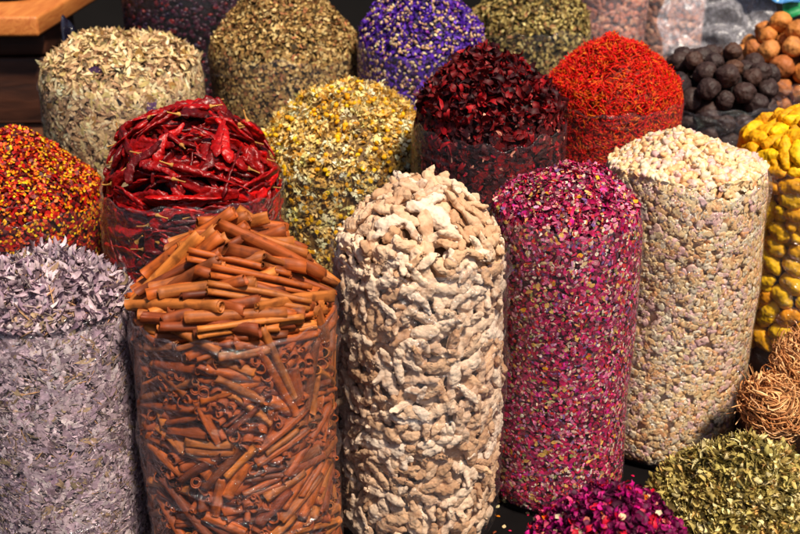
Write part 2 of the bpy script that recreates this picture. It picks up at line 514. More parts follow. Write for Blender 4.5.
do_stuff('flake', 2, 'chili_flakes', flakemat, 'crushed red chili flakes with yellow seeds in the sack behind the sage', 'chili flakes', (70, 14, 6), [
    dict(N=11000, temps=lambda r: CHIP(r, 8, curl=1, cup=.5, outline='rag'), size=(.008, .015, .005, .011, 0),
         cols=[(160, 32, 8), (112, 14, 6), (196, 74, 14), (74, 10, 6)], w=[4, 4, 2, 2], depth=.007, tilt_side=.4, tilt_top=.7),
    dict(N=5000, temps=lambda r: CHIP(r, 6, curl=.5, cup=.4, outline='round') + [lump(r, 1, .2, .3) for _ in range(2)], size=(.0055, .0105, .0045, .0080, 1),
         cols=[(240, 156, 30), (246, 188, 70), (224, 116, 16)], w=[3, 2, 2], depth=.002, tilt_side=.4, tilt_top=.6, lift=.001)],
    'clear sack of yellow seeded red chili flakes at the left edge', zmin=.2)

do_stuff('rose', 3, 'crushed_rose_mix', flakemat, 'crushed pink and crimson rose petal mix filling the tall sack beside the ginger', 'petal mix', (96, 24, 52), [
    dict(N=15000, temps=lambda r: CHIP(r, 10, curl=1, cup=.5, outline='rag'), size=(.006, .014, .004, .008, 0),
         cols=[(172, 52, 84), (138, 40, 68), (200, 98, 128), (106, 46, 62), (186, 62, 60), (92, 64, 80)], w=[4, 4, 2, 3, 2, 1], depth=.006, tilt_side=.4, tilt_top=.7),
    dict(N=4600, temps=lambda r: CHIP(r, 6, curl=.8, cup=.4, outline='rag'), size=(.005, .011, .003, .007, 0),
         cols=[(216, 176, 160), (206, 150, 104), (196, 140, 170), (228, 206, 192), (118, 88, 136), (130, 130, 80)], w=[3, 2, 2, 2, 1.5, 1], depth=.002, tilt_side=.3, tilt_top=.6, lift=.001),
    dict(N=1700, temps=lambda r: BLADE(r, 8, 4, curl=1.6, cup=.8, twist=1.5, outline='rag'), size=(.010, .020, .005, .010, 0),
         cols=[(190, 60, 100), (150, 40, 84), (206, 120, 150), (120, 44, 70), (176, 120, 130)], w=[3, 3, 2, 2, 1], depth=.002, tilt_side=.35, tilt_top=.7, lift=.002),
    dict(N=420, temps=lambda r: BLADE(r, 5, 3, curl=.7, cup=.4), size=(.010, .017, .006, .010, 0),
         cols=[(220, 176, 110), (212, 150, 60), (190, 60, 130), (206, 180, 140)], w=[3, 1, 2, 2], depth=0, tilt_side=.15, tilt_top=.5)],
    'tall clear sack of crushed pink rose petal mix, right of the ginger', lip=.006)

resinmat = piece_mat('resin', .42, .4, 130, .10, .5, trans=.2, coat=.15)
do_stuff('resin', 4, 'resin_grains', resinmat, 'cream and peach resin grains filling the tall sack right of the rose mix', 'resin grains', (240, 206, 170), [
    dict(N=6800, temps=lambda r: [lump(r, 2, .38, .85) for _ in range(12)], size=(.012, .027, .011, .020, .9),
         cols=[(246, 212, 172), (240, 196, 152), (246, 224, 200), (228, 176, 134), (240, 204, 190), (230, 192, 188)], w=[4, 4, 3, 1, 2, 1.5],
         depth=.010, tilt_side=1, tilt_top=1, jit=.03, lift=.003)],
    'tall clear sack of cream coloured resin grains with a pale heap', inset=.014, wr=2.2, fl=FILM_GLOSS, lip=.006)

def flower(rng):
    d = lump(rng, 1, .1, .8)
    d = (d[0] * np.array([.5, .5, .5]) + np.array([0, 0, .12]), d[1], d[2])
    P = []
    for k in range(6):
        v, l, c = strip(rng, nx=2, curl=1.6, cup=.5, outline='leaf')
        v = v * np.array([.55, .3, .55]); a = 2 * PI * k / 6 + rng.normal(0, .3)
        v = v + np.array([.38, 0, -.02]); dr = rng.uniform(.2, 1.2)
        v = np.stack([v[:, 0] * math.cos(dr), v[:, 1], v[:, 2] - v[:, 0] * math.sin(dr)], 1)
        v = np.stack([v[:, 0] * math.cos(a) - v[:, 1] * math.sin(a), v[:, 0] * math.sin(a) + v[:, 1] * math.cos(a), v[:, 2]], 1)
        P.append((v, l, c))
    return d, combine(P)
def flower_layers(r, which):
    out = []
    for _ in range(5):
        a, b = flower(r); out.append(a if which == 0 else b)
    return out
do_stuff('cham', 5, 'chamomile_flowers', petalmat, 'dried chamomile flowers with yellow centres heaped behind the ginger', 'chamomile', (110, 78, 34), [
    dict(N=3400, temps=lambda r: flower_layers(r, 1), size=(.020, .032, .020, .030, 1),
         cols=[(236, 208, 150), (218, 178, 110), (246, 230, 192), (184, 134, 66)], w=[4, 3, 2, 1.5], depth=.010, tilt_side=.9, tilt_top=.9, lift=.004),
    dict(N=620, temps=lambda r: [lump(r, 2, .15, .85) for _ in range(5)], size=(.009, .0145, .009, .0135, .9),
         cols=[(240, 186, 26), (230, 168, 24), (208, 160, 60)], w=[3, 3, 2], depth=.003, tilt_side=.8, tilt_top=.8, lift=.003),
    dict(N=1300, temps=lambda r: [tube(r, curl=2.6) for _ in range(5)], size=(.014, .034, .0012, .0018, 1),
         cols=[(170, 140, 80), (130, 110, 60), (200, 170, 110)], w=[3, 2, 2], depth=.004, tilt_side=.3, tilt_top=.8, lift=.008)],
    'clear sack of dried chamomile flowers with yellow centres', zmin=.25)

do_stuff('hib', 6, 'hibiscus_petals', petalmat, 'dark maroon curled hibiscus petals heaped behind the rose mix', 'hibiscus', (30, 6, 12), [
    dict(N=5600, temps=lambda r: BLADE(r, 14, 6, curl=3.0, cup=1.4, twist=1.8, outline='round', wavy=.06), size=(.020, .044, .008, .016, 0),
         cols=[(104, 12, 28), (66, 8, 20), (146, 24, 42), (44, 8, 18)], w=[4, 4, 2, 3], depth=.014, tilt_side=.6, tilt_top=1.1, lift=.016),
    dict(N=420, temps=lambda r: BLADE(r, 5, 3, curl=2, cup=.8, outline='rag'), size=(.009, .018, .003, .007, 0),
         cols=[(206, 110, 110), (228, 160, 140), (180, 44, 64)], w=[2, 1.4, 3], depth=.002, tilt_side=.5, tilt_top=.8, lift=.005)],
    'clear sack of dark maroon hibiscus petals between chamomile and safflower', zmin=.3)

do_stuff('saff', 7, 'safflower_threads', petalmat, 'bright orange red safflower threads heaped in a steep cone', 'safflower', (140, 34, 6), [
    dict(N=13000, temps=lambda r: [tube(r, 3, 3, curl=1.6) for _ in range(8)], size=(.011, .024, .0020, .0036, 1),
         cols=[(250, 80, 10), (240, 54, 6), (252, 120, 26), (200, 34, 6)], w=[4, 4, 2, 1.5], depth=.007, tilt_side=.5, tilt_top=.8, lift=.005),
    dict(N=1800, temps=lambda r: CHIP(r, 6, curl=1.5), size=(.006, .012, .002, .005, 0),
         cols=[(236, 120, 36), (214, 54, 16)], w=[1, 2], depth=.002, tilt_side=.4, tilt_top=.8, lift=.003)],
    'clear sack of bright orange red safflower beside the black limes', zmin=.3, lip=.004)

do_stuff('pale', 8, 'dried_leaf_shards', leafmat, 'pale olive beige leaf shards in the wide sack near the wooden board', 'leaf shards', (66, 56, 42), [
    dict(N=6400, temps=lambda r: BLADE(r, 10, 4, curl=.8, cup=.6, twist=.5, outline='leaf', wavy=.03), size=(.020, .044, .006, .012, 0),
         cols=[(222, 196, 156), (194, 164, 130), (236, 218, 182), (150, 118, 92), (182, 164, 116)], w=[4, 3, 2, 1.5, 1], depth=.009, tilt_side=.3, tilt_top=.6, lift=.006),
    dict(N=5000, temps=lambda r: CHIP(r, 6, curl=.8, outline='leaf'), size=(.008, .016, .003, .006, 0),
         cols=[(196, 166, 140), (160, 128, 106), (112, 84, 66)], w=[3, 3, 1], depth=.006, tilt_side=.3, tilt_top=.6),
    dict(N=90, temps=lambda r: BLADE(r, 5, 4, curl=.8, cup=.5), size=(.026, .042, .014, .022, 0),
         cols=[(196, 176, 128), (150, 116, 74), (84, 60, 92)], w=[3, 2, .5], depth=0, tilt_side=.2, tilt_top=.5, lift=.004)],
    'wide clear sack of pale olive beige leaf shards, upper left', zmin=.3, lip=.004)

do_stuff('oreg', 9, 'crumbled_oregano', leafmat, 'crumbled olive brown oregano heaped high in the upper left middle sack', 'oregano', (66, 54, 34), [
    dict(N=15000, temps=lambda r: CHIP(r, 8, curl=1.4, cup=.8, outline='rag'), size=(.008, .017, .005, .010, 0),
         cols=[(178, 150, 104), (146, 116, 78), (206, 182, 136), (98, 72, 48), (156, 108, 80)], w=[4, 4, 2.5, 2, 1], depth=.008, tilt_side=.45, tilt_top=.8, lift=.003)],
    'clear sack of crumbled olive brown oregano under a high heap', zmin=.35)

do_stuff('viol', 10, 'cornflower_petals', petalmat, 'violet blue cornflower petals with beige buds at the top centre', 'cornflower', (44, 32, 70), [
    dict(N=8500, temps=lambda r: BLADE(r, 8, 3, curl=1.8, cup=.8, twist=.8, outline='rag'), size=(.010, .022, .005, .010, 0),
         cols=[(92, 58, 164), (66, 38, 130), (122, 86, 194), (66, 46, 92), (134, 68, 150)], w=[4, 4, 2, 2, 1], depth=.009, tilt_side=.5, tilt_top=.9, lift=.005),
    dict(N=2600, temps=lambda r: [lump(r, 1, .2, .7) for _ in range(5)], size=(.008, .015, .006, .011, .8),
         cols=[(216, 180, 146), (186, 146, 122), (232, 208, 170)], w=[3, 2, 2], depth=.003, tilt_side=.6, tilt_top=.8, lift=.002)],
    'clear sack of violet blue cornflower petals at the top centre', zmin=.35)

do_stuff('green', 11, 'dried_green_herb', leafmat, 'grey green crumpled herb leaves in the sack behind the hibiscus', 'green herb', (56, 50, 28), [
    dict(N=7500, temps=lambda r: BLADE(r, 8, 3, curl=2, cup=.9, twist=1, outline='rag'), size=(.010, .022, .004, .010, 0),
         cols=[(172, 154, 104), (136, 116, 74), (206, 188, 138), (90, 70, 46), (164, 124, 92)], w=[4, 4, 2, 2, 1], depth=.010, tilt_side=.5, tilt_top=.9, lift=.006)],
    'clear sack of grey green herb leaves behind the hibiscus', zmin=.35)

do_stuff('dark', 12, 'dried_berries', piece_mat('berry', .35, .5, 80, .3, .5), 'shiny dark purple dried berries in the shadow at the top left', 'berries', (22, 8, 14), [
    dict(N=3600, temps=lambda r: [lump(r, 2, .3, .8) for _ in range(6)], size=(.011, .019, .010, .016, .85),
         cols=[(60, 18, 34), (44, 14, 30), (104, 20, 22), (40, 24, 50)], w=[4, 4, 1.4, 1.5], depth=.010, tilt_side=1, tilt_top=1, lift=.005)],
    'clear sack of dark purple berries behind the pale leaf shards', zmin=.4)

do_stuff('petal', 13, 'rosebud_petals', petalmat, 'deep magenta rosebud petals with pale tips at the bottom edge', 'rose petals', (44, 8, 32), [
    dict(N=6500, temps=lambda r: BLADE(r, 14, 7, curl=2.8, cup=1.5, twist=.9, outline='rag', wavy=.10), size=(.014, .028, .008, .015, 0),
         cols=[(132, 14, 84), (94, 8, 62), (178, 40, 118), (66, 6, 44), (190, 36, 66), (212, 96, 120)], w=[4, 4, 2, 2, 1.5, 1], depth=.010, tilt_side=.6, tilt_top=1.0, lift=.006),
    dict(N=560, temps=lambda r: BLADE(r, 6, 3, curl=2, cup=1, outline='rag'), size=(.009, .016, .006, .010, 0),
         cols=[(232, 196, 160), (214, 140, 120), (206, 110, 40), (240, 220, 190)], w=[3, 2, 1, 2], depth=.002, tilt_side=.5, tilt_top=.9, lift=.006)],
    'low clear sack of magenta rosebud petals at the bottom edge', lip=.008)

do_stuff('leaf', 14, 'lemon_verbena_leaves', leafmat, 'curled grey green verbena leaves heaped at the bottom right', 'verbena leaves', (48, 44, 24), [
    dict(N=12000, temps=lambda r: BLADE(r, 16, 9, curl=4.2, cup=1.2, twist=3.5, outline='leaf', wavy=.06), size=(.026, .060, .006, .0125, 0),
         cols=[(184, 168, 112), (150, 134, 84), (220, 206, 160), (200, 164, 112), (104, 92, 56)], w=[4, 4, 2.4, 1, 2], depth=.014, tilt_side=.4, tilt_top=.6, lift=.008),
    dict(N=2600, temps=lambda r: CHIP(r, 8, curl=1.5, cup=.8), size=(.008, .016, .003, .007, 0),
         cols=[(140, 134, 82), (110, 104, 60), (180, 172, 128)], w=[3, 3, 1], depth=.008, tilt_side=.5, tilt_top=.9, lift=.004)],
    'low cloudy sack of curled grey green verbena leaves, bottom right', fl=FILM_SOFT, lip=.012, flare=.004)

# ------------------------------------------------------------------ countable pieces, packed by relaxation
def quat_rand(rng, n):
    q = rng.normal(size=(n, 4)); return q / np.linalg.norm(q, axis=1, keepdims=True)
def q2m(q):
    w, x, y, z = q.T
    return np.stack([1 - 2 * (y * y + z * z), 2 * (x * y - z * w), 2 * (x * z + y * w), 2 * (x * y + z * w), 1 - 2 * (x * x + z * z), 2 * (y * z - x * w),
                     2 * (x * z - y * w), 2 * (y * z + x * w), 1 - 2 * (x * x + y * y)], 1).reshape(-1, 3, 3)

def pack(s, bodies, P0, M0, iters=90, shell=.06, zmin=.0, back=.45, slack=None, over=0.0, pull=.0015, keep=0.0, seed=0):
    """bodies: list of (k,4) arrays of local spheres x,y,z,r. Pushes overlapping pieces apart inside the sack's outer shell, as rigid bodies."""
    rng = np.random.default_rng(seed)
    n = len(bodies); cnt = np.array([len(b) for b in bodies]); bid = np.repeat(np.arange(n), cnt)
    loc = np.concatenate([b[:, :3] for b in bodies]); rad = np.concatenate([b[:, 3] for b in bodies])
    st = np.zeros(n + 1, int); st[1:] = np.cumsum(cnt)
    T = P0.copy(); M = M0.copy()
    cen = np.add.reduceat(loc, st[:-1], axis=0) / cnt[:, None]
    lc = loc - cen[bid]
    T = T + np.einsum('nij,nj->ni', M, cen)
    bx, by = math.cos(s.back), math.sin(s.back)
    sl = np.zeros(n) if slack is None else slack
    for it in range(iters):
        X = np.einsum('nij,nj->ni', M[bid], lc) + T[bid]
        if it % 8 == 0:
            I, J = [], []
            ch = 600
            for a in range(0, len(X), ch):
                d2 = ((X[a:a + ch, None] - X[None]) ** 2).sum(2)
                lim = (rad[a:a + ch, None] + rad[None] + .012) ** 2
                i, j = np.nonzero(d2 < lim); i = i + a
                k = (i < j) & (bid[i] != bid[j]); I.append(i[k]); J.append(j[k])
            I = np.concatenate(I); J = np.concatenate(J)
        D = X[I] - X[J]; L = np.linalg.norm(D, axis=1) + 1e-9
        pen = np.maximum(0, rad[I] + rad[J] - L)
        dv = D / L[:, None] * (pen * .5)[:, None]
        dX = np.zeros_like(X); c = np.full(len(X), 1e-6)
        np.add.at(dX, I, dv); np.add.at(dX, J, -dv); np.add.at(c, I, pen > 0); np.add.at(c, J, pen > 0)
        dX = dX / np.maximum(1, c * .6)[:, None]
        # walls of the sack and surface of the heap
        Y = X + dX
        th = np.arctan2(Y[:, 1], Y[:, 0]); rho = np.hypot(Y[:, 0], Y[:, 1])
        lim = s.rad(th, np.minimum(Y[:, 2], s.z)) - rad + np.clip((Y[:, 2] - s.z) / .03, 0, 1) * over
        dr = np.maximum(0, rho - lim)
        Y[:, :2] -= (Y[:, :2] / (rho[:, None] + 1e-9)) * dr[:, None]
        zt = s.top(Y[:, 0], Y[:, 1]) - rad + sl[bid]
        dz = np.maximum(0, Y[:, 2] - zt) * .6
        Y[:, 2] -= dz
        # stay in the outer shell, in front of the plane behind the heap, above the bottom
        inner = np.minimum(lim - rho, zt - Y[:, 2])
        deep = np.maximum(0, inner - shell)
        side = (lim - rho) < (zt - Y[:, 2])
        out = np.where(side[:, None], np.stack([Y[:, 0] / (rho + 1e-9), Y[:, 1] / (rho + 1e-9), 0 * rho], 1), np.array([[0, 0, 1.]]))
        Y += out * (np.minimum(deep, .006) + np.where(inner > .001, pull * (1 - it / iters), 0))[:, None]
        g = Y[:, 0] * bx + Y[:, 1] * by - back * s.R
        Y[:, :2] -= np.maximum(0, g)[:, None] * np.array([bx, by])
        Y[:, 2] = np.maximum(Y[:, 2], zmin + rad)
        # rigid fit
        nc = np.add.reduceat(Y, st[:-1], axis=0) / cnt[:, None]
        Yc = Y - nc[bid]
        H = np.add.reduceat(lc[:, :, None] * Yc[:, None, :], st[:-1], axis=0)
        H += 1e-7 * np.transpose(M, (0, 2, 1)) + keep * np.transpose(M, (0, 2, 1)) * 1e-4
        U, _, Vt = np.linalg.svd(H)
        dd = np.sign(np.linalg.det(np.einsum('nij,njk->nik', np.transpose(Vt, (0, 2, 1)), np.transpose(U, (0, 2, 1)))))
        Vt[:, 2, :] *= dd[:, None]
        M = np.einsum('nij,njk->nik', np.transpose(Vt, (0, 2, 1)), np.transpose(U, (0, 2, 1)))
        T = nc
    return T - np.einsum('nij,nj->ni', M, cen), M

def place(o, s, t, m, scale=1.0):
    mm = Matrix([[*(m[0] * scale), t[0] + s.x], [*(m[1] * scale), t[1] + s.y], [*(m[2] * scale), t[2]], [0, 0, 0, 1]])
    o.matrix_world = mm

def remeshed(name, lumps, voxel, mat, smooth_it=4, rough=.0012, fscale=60, seed=0, ridges=None):
    """fuse overlapping ellipsoids (centre, radii, rotation) into one continuous knobbly body"""
    bm = bmesh.new()
    for c, r, q in lumps:
        g = bmesh.ops.create_icosphere(bm, subdivisions=3, radius=1)
        for v in g['verts']:
            v.co = q @ Vector((v.co.x * r[0], v.co.y * r[1], v.co.z * r[2])) + Vector(c)
    me = bpy.data.meshes.new(name); bm.to_mesh(me); bm.free()
    o = link(name, me)
    md = o.modifiers.new('r', 'REMESH'); md.mode = 'VOXEL'; md.voxel_size = voxel
    ms = o.modifiers.new('s', 'SMOOTH'); ms.iterations = smooth_it; ms.factor = .5
    dg = bpy.context.evaluated_depsgraph_get()
    m2 = bpy.data.meshes.new_from_object(o.evaluated_get(dg))
    bpy.data.objects.remove(o); bpy.data.meshes.remove(me)
    off = Vector((seed * 7.3, seed * 3.1, 0))
    n = len(m2.vertices)
    for v in m2.vertices:
        d = rough * (noise.noise(v.co * fscale + off) * 1.6 + .7 * noise.noise(v.co * fscale * 2.7 + off))
        if ridges: d += ridges(v.co)
        v.co += v.normal * d
    m2.name = name
    m2.materials.clear(); m2.materials.append(mat)
    for p in m2.polygons: p.use_smooth = True
    return m2

# ---- ginger
def ginger_variant(k):
    r = random.Random(100 + k)
    big = k % 3 != 0
    L = r.uniform(.080, .118) if big else r.uniform(.046, .064)
    lumps, sph = [], []
    n = r.choice([3, 4, 5]) if big else 2
    bend = r.uniform(-1.5, 1.5); I3 = Matrix.Identity(3)
    for i in range(n):
        u = (i / (n - 1) - .5)
        x = u * L * .78; y = bend * u * u * L * .8 + r.uniform(-.003, .003)
        w = r.choice([r.uniform(.0095, .0125), r.uniform(.013, .0185)]) * (.82 if i in (0, n - 1) else 1)
        q = Matrix.Rotation(math.atan(2 * bend * u) + r.uniform(-.35, .35), 3, 'Z') @ Matrix.Rotation(r.uniform(-.4, .4), 3, 'X')
        lumps.append(((x, y, r.uniform(-.003, .003)), (L * .8 / n * r.uniform(.95, 1.2), w, w * r.uniform(.60, .80)), q)); sph.append((x, y, 0, w * 1.0))
    sg = r.choice([-1, 1])
    for j in range(r.choice([2, 3, 3, 4]) if big else r.choice([1, 1, 2])):
        i = r.randrange(0, n); bx, by, _ = lumps[i][0]; sg = -sg if r.random() < .7 else sg; a = sg * r.uniform(.6, 1.9)
        l = r.uniform(.014, .027) * (1 if big else .75); w = r.uniform(.0078, .0135)
        d = (math.cos(a), math.sin(a))
        c = (bx + d[0] * (l + .002), by + d[1] * (l + .002), r.uniform(-.004, .004))
        lumps.append((c, (l * 1.1, w, w * .75), Matrix.Rotation(a, 3, 'Z') @ Matrix.Rotation(r.uniform(-.35, .35), 3, 'Y'))); sph.append((c[0], c[1], c[2], w * 1.0))
        if r.random() < .7:
            a2 = a + r.uniform(-.8, .8)
            c2 = (c[0] + math.cos(a2) * l * .7, c[1] + math.sin(a2) * l * .7, c[2])
            sph.append((c2[0] + math.cos(a2) * w * .6, c2[1] + math.sin(a2) * w * .6, c2[2], w * .72))
            lumps.append((c2, (w * 1.5, w * .72, w * .62), Matrix.Rotation(a2, 3, 'Z')))
    for (ax, ay, az, aw), (bx2, by2, bz2, bw) in list(zip(sph[:n - 1], sph[1:n])):
        sph.append(((ax + bx2) / 2, (ay + by2) / 2, (az + bz2) / 2, (aw + bw) / 2 * .95))
    cut = L * r.uniform(.36, .44) if r.random() < .6 else 9; lean = r.uniform(-.5, .5)
    def shape(co):
        d = -.0022 * abs(noise.noise(Vector((co.x * 60, co.y * 22, co.z * 22 + k)))) - .0007 * max(0, math.sin(co.x * 620 + 2 * math.sin(co.y * 160 + k))) ** 4
        return d
    me = remeshed('ginger_root', lumps, .0019, MG, 1, .0022, 85, k, ridges=shape)
    for v in me.vertices:           # snapped-off flat end
        e = v.co.x + lean * v.co.y - cut
        if e > 0: v.co.x -= min(e, .0035) * .93
    return me, np.array(sph)
MG = piece_mat('ginger', .85, .15, 130, .16, .9, stretch=(.5, 1.2, 1.2), obj_tint=[(200, 162, 128), (226, 196, 168), (236, 212, 188), (212, 174, 140), (188, 146, 112), (238, 218, 198)], dark=(164, 118, 84), dark_amt=.65, dist=.0015)

def fill_positions(s, N, rng, zmin, inset, arc=118, top_share=None):
    P, Nn, top = sample_surface(s, N, rng, zmin, arc, None if top_share is None else 1 - top_share, .95)
    return P - Nn * (rng.random(N) * inset)[:, None], Nn, top

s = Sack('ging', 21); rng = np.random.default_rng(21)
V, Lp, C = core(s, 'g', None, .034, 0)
M = Merge(); M.add(V, Lp, C, lin((104, 76, 54)))  # core coloured darker than the roots, as painted shade between them
gv = [ginger_variant(k) for k in range(24)]
N = 235
kk = rng.integers(0, 24, N); sc = rng.uniform(.80, 1.12, N)
P, Nn, top = fill_positions(s, N, rng, .03, .03)
bodies = [np.array(gv[k][1]) * c for k, c in zip(kk, sc)]
M0 = orient(Nn, rng.normal(size=(N, 3)), np.where(top, .75, .3)[:, None], rng)
sl = np.where(rng.random(N) < .5, rng.uniform(0, .022, N), 0) * np.clip(np.hypot(P[:, 0], P[:, 1]) / .09, .15, 1)
T, Mr = pack(s, bodies, P, M0, 190, shell=.040, back=.30, slack=sl, over=.012, pull=.004)
# the pieces nearest the surface are single roots; those beneath them are one mass
rho = np.hypot(T[:, 0], T[:, 1]); dep = np.minimum(s.rad(np.arctan2(T[:, 1], T[:, 0]), np.minimum(T[:, 2], s.z)) - rho, s.top(T[:, 0], T[:, 1]) - T[:, 2])
order = np.argsort(dep + .3 * np.maximum(0, T[:, 0] * math.cos(s.back) + T[:, 1] * math.sin(s.back) - .0))
for r_, i in enumerate(order):
    if r_ < 300:
        o = link('ginger_root', gv[kk[i]][0]); place(o, s, T[i], Mr[i], sc[i])
        above = T[i, 2] > s.z - .004
        small = kk[i] % 3 == 0
        tag(o, ('small ' if small else 'branched ') + ('pale ginger root heaped above the rim of the front middle sack' if above else
            'pale ginger root pressed against the clear film of the front middle sack'), 'ginger root',
            'ginger roots ' + ('heaped above' if above else 'inside') + ' the front middle sack' + (', small ones' if small else ', branched ones'))
    else:
        m = gv[kk[i]][0]
        v = np.empty(len(m.vertices) * 3, np.float32); m.vertices.foreach_get('co', v); v = v.reshape(-1, 3)
        lp = np.empty(len(m.loops), np.int32); m.loops.foreach_get('vertex_index', lp)
        ct = np.empty(len(m.polygons), np.int32); m.polygons.foreach_get('loop_total', ct)
        M.add((v * sc[i]) @ Mr[i].T + T[i], lp, ct, lin((205, 176, 138)))
stuff(s, M, 'deep_ginger', piece_mat('ginger_deep', .85, .15, 60, .15, .5), 'ginger filling deeper in the sack, coloured dark for the shade between the outer roots', 'ginger')
film(s, 'ging', 'tall clear sack of pale ginger roots in the front middle', seed=21, lip=.004, wr=2.6, mat=FILM_GLOSS, gap=.0045)

# ---- cinnamon
MC = piece_mat('cinnamon_bark', .58, .35, 150, .42, .8, stretch=(.13, 1, 1), obj_tint=[(160, 76, 32), (190, 98, 42), (122, 54, 28), (204, 122, 58), (98, 44, 26), (176, 86, 36)], dark=(70, 30, 16), dark_amt=.6, dist=.001)
def cinnamon_variant(k, Lh):
    r = random.Random(300 + k); R0 = .0108 * r.uniform(.8, 1.15) * (.98 if Lh > .14 else 1)
    prof = []
    kind = k % 3
    if kind == 0:        # double scroll
        for t in np.linspace(2.6 * PI, 0, 17): prof.append((-R0 * .52 + R0 * .46 * (1 - .22 * t / PI) * math.cos(t + PI * .5) * 1.0, R0 * .42 * (1 - .22 * t / PI) * math.sin(t + PI * .5) - R0 * .1))
        right = [(-x, y) for x, y in prof[::-1]]
        prof = prof + [(x * R0, y) for x, y in ((-.25, R0 * .36), (0, R0 * .42), (.25, R0 * .36))] + right
    elif kind == 1:      # single spiral
        for t in np.linspace(0, 4.2 * PI, 34): rr = R0 * (.95 - .13 * t / PI); prof.append((rr * math.cos(t), rr * .85 * math.sin(t)))
    else:                # open C
        for t in np.linspace(.5, 2 * PI + .9, 26): rr = R0 * (1.0 - .05 * t / PI); prof.append((rr * math.cos(t), rr * .78 * math.sin(t)))
    prof = np.array(prof); n = len(prof)
    tg = np.gradient(prof, axis=0); tg /= np.linalg.norm(tg, axis=1, keepdims=True) + 1e-9
    nn = np.stack([-tg[:, 1], tg[:, 0]], 1); w = .00075
    ring = np.concatenate([prof + nn * w, (prof - nn * w)[::-1]]); m = len(ring)
    seg = 12; bend = r.uniform(-.10, .10); tw = r.uniform(-.5, .5)
    V = []
    e0 = [r.uniform(-1, 1) for _ in range(4)]
    for i in range(seg + 1):
        u = i / seg - .5
        for q, (a, b) in enumerate(ring):
            qq = q if q < n else m - 1 - q
            x = u * Lh
            if i in (0, seg): x += (1 if i else -1) * (.0018 * math.sin(qq * .28 + e0[0] * 5) + .0006 * math.sin(qq * .9 + e0[1] * 5)) 
            c, sn = math.cos(tw * u), math.sin(tw * u)
            f = 1 + .06 * math.sin(u * 9 + e0[2] * 6) + .03 * noise.noise(Vector((u * 14, qq * .4, k)))
            V.append((x, (a * c - b * sn) * f + bend * u * u * Lh, (a * sn + b * c) * f))
    F = []
    for i in range(seg):
        for q in range(m):
            F += [i * m + q, i * m + (q + 1) % m, (i + 1) * m + (q + 1) % m, (i + 1) * m + q]
    C = [4] * (seg * m)
    for base in (0, seg * m):     # end walls of the bark
        for q in range(n - 1):
            F += [base + q, base + q + 1, base + m - 2 - q, base + m - 1 - q]; C.append(4)
    me = build_mesh('cinnamon_stick', np.array(V), F, C, MC)
    ns = max(3, int(Lh / .012)); sph = [((i / (ns - 1) - .5) * (Lh - .016), bend * ((i / (ns - 1) - .5) ** 2) * Lh, 0, R0 * .86) for i in range(ns)]
    return me, np.array(sph)

s = Sack('cinn', 22); rng = np.random.default_rng(22)
LEN = [.065, .080, .10, .125, .14, .075, .16, .185, .205, .17, .15, .19]
cv = [cinnamon_variant(k, LEN[k % 12]) for k in range(36)]
short = [k for k in range(36) if LEN[k % 12] <= .14]; longs = [k for k in range(36) if LEN[k % 12] > .14]
NS, NT = 540, 110
P, Nn, top = sample_surface(s, NS, rng, .02, 118, 1.0, .95)
P[:, :] -= Nn * (rng.random(NS) * .035)[:, None]
P[:, 2] = .02 + rng.random(NS) * (s.z - .02)
# most lie tangentially, some point outward and show their scrolled ends
xdir = rng.normal(size=(NS, 3)); tan = np.cross(Nn, [0, 0, 1.0])
ang = rng.normal(0, .30, NS) + .35 * np.sin(P[:, 2] * 22 + 2 * np.arctan2(P[:, 1], P[:, 0])) + np.where(rng.random(NS) < .16, 1.2, 0)
tdir = tan * np.cos(ang)[:, None] + np.array([0, 0, 1.0]) * np.sin(ang)[:, None]
radial = (rng.random(NS) + .25 * np.sin(P[:, 2] * 40 + 3 * np.arctan2(P[:, 1], P[:, 0]))) < .42
xdir = np.where(radial[:, None], Nn + .35 * rng.normal(size=(NS, 3)), tdir + .08 * rng.normal(size=(NS, 3)))
def frame(x, rng):
    x = x / np.linalg.norm(x, axis=1, keepdims=True); a = rng.normal(size=x.shape)
    y = np.cross(a, x); y /= np.linalg.norm(y, axis=1, keepdims=True)
    return np.stack([x, y, np.cross(x, y)], 2)
M1 = frame(xdir, rng)
k1 = rng.choice(short, NS)
k1 = np.where(radial, rng.choice([k for k in short if LEN[k % 12] <= .08], NS), k1)
P[radial] -= Nn[radial] * (np.array([LEN[k % 12] for k in k1[radial]]) * .5 - .012)[:, None]
# long sticks laid across the heap, rising to the right
q = np.sqrt(rng.random(NT)) * .88; t2 = rng.uniform(0, 2 * PI, NT)
px, py = s.R * q * np.cos(t2) * .8, s.R * q * np.sin(t2)
P2 = np.stack([px, py, s.top(px, py) - rng.random(NT) * .055], 1)
a2 = rng.normal(.16, .17, NT)
x2 = np.stack([np.cos(a2), np.sin(a2) * .8, .05 + .07 * rng.normal(size=NT) - px * .9], 1)
M2 = frame(x2, rng); k2 = rng.choice(longs, NT)
P = np.concatenate([P, P2]); M0 = np.concatenate([M1, M2]); kk = np.concatenate([k1, k2])
sl = np.concatenate([np.zeros(NS), rng.uniform(.0, .022, NT)])
T, Mr = pack(s, [cv[k][1] for k in kk], P, M0, 80, shell=.066, back=.35, slack=sl, over=.030, pull=.001, keep=.6)
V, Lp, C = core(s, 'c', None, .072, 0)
M = Merge(); M.add(V, Lp, C, lin((48, 22, 14)))  # near-black brown core paints the shade between the sticks
rho = np.hypot(T[:, 0], T[:, 1]); dep = np.minimum(s.R - rho, s.top(T[:, 0], T[:, 1]) - T[:, 2])
order = np.argsort(dep + .2 * np.maximum(0, T[:, 0] * math.cos(s.back) + T[:, 1] * math.sin(s.back)))
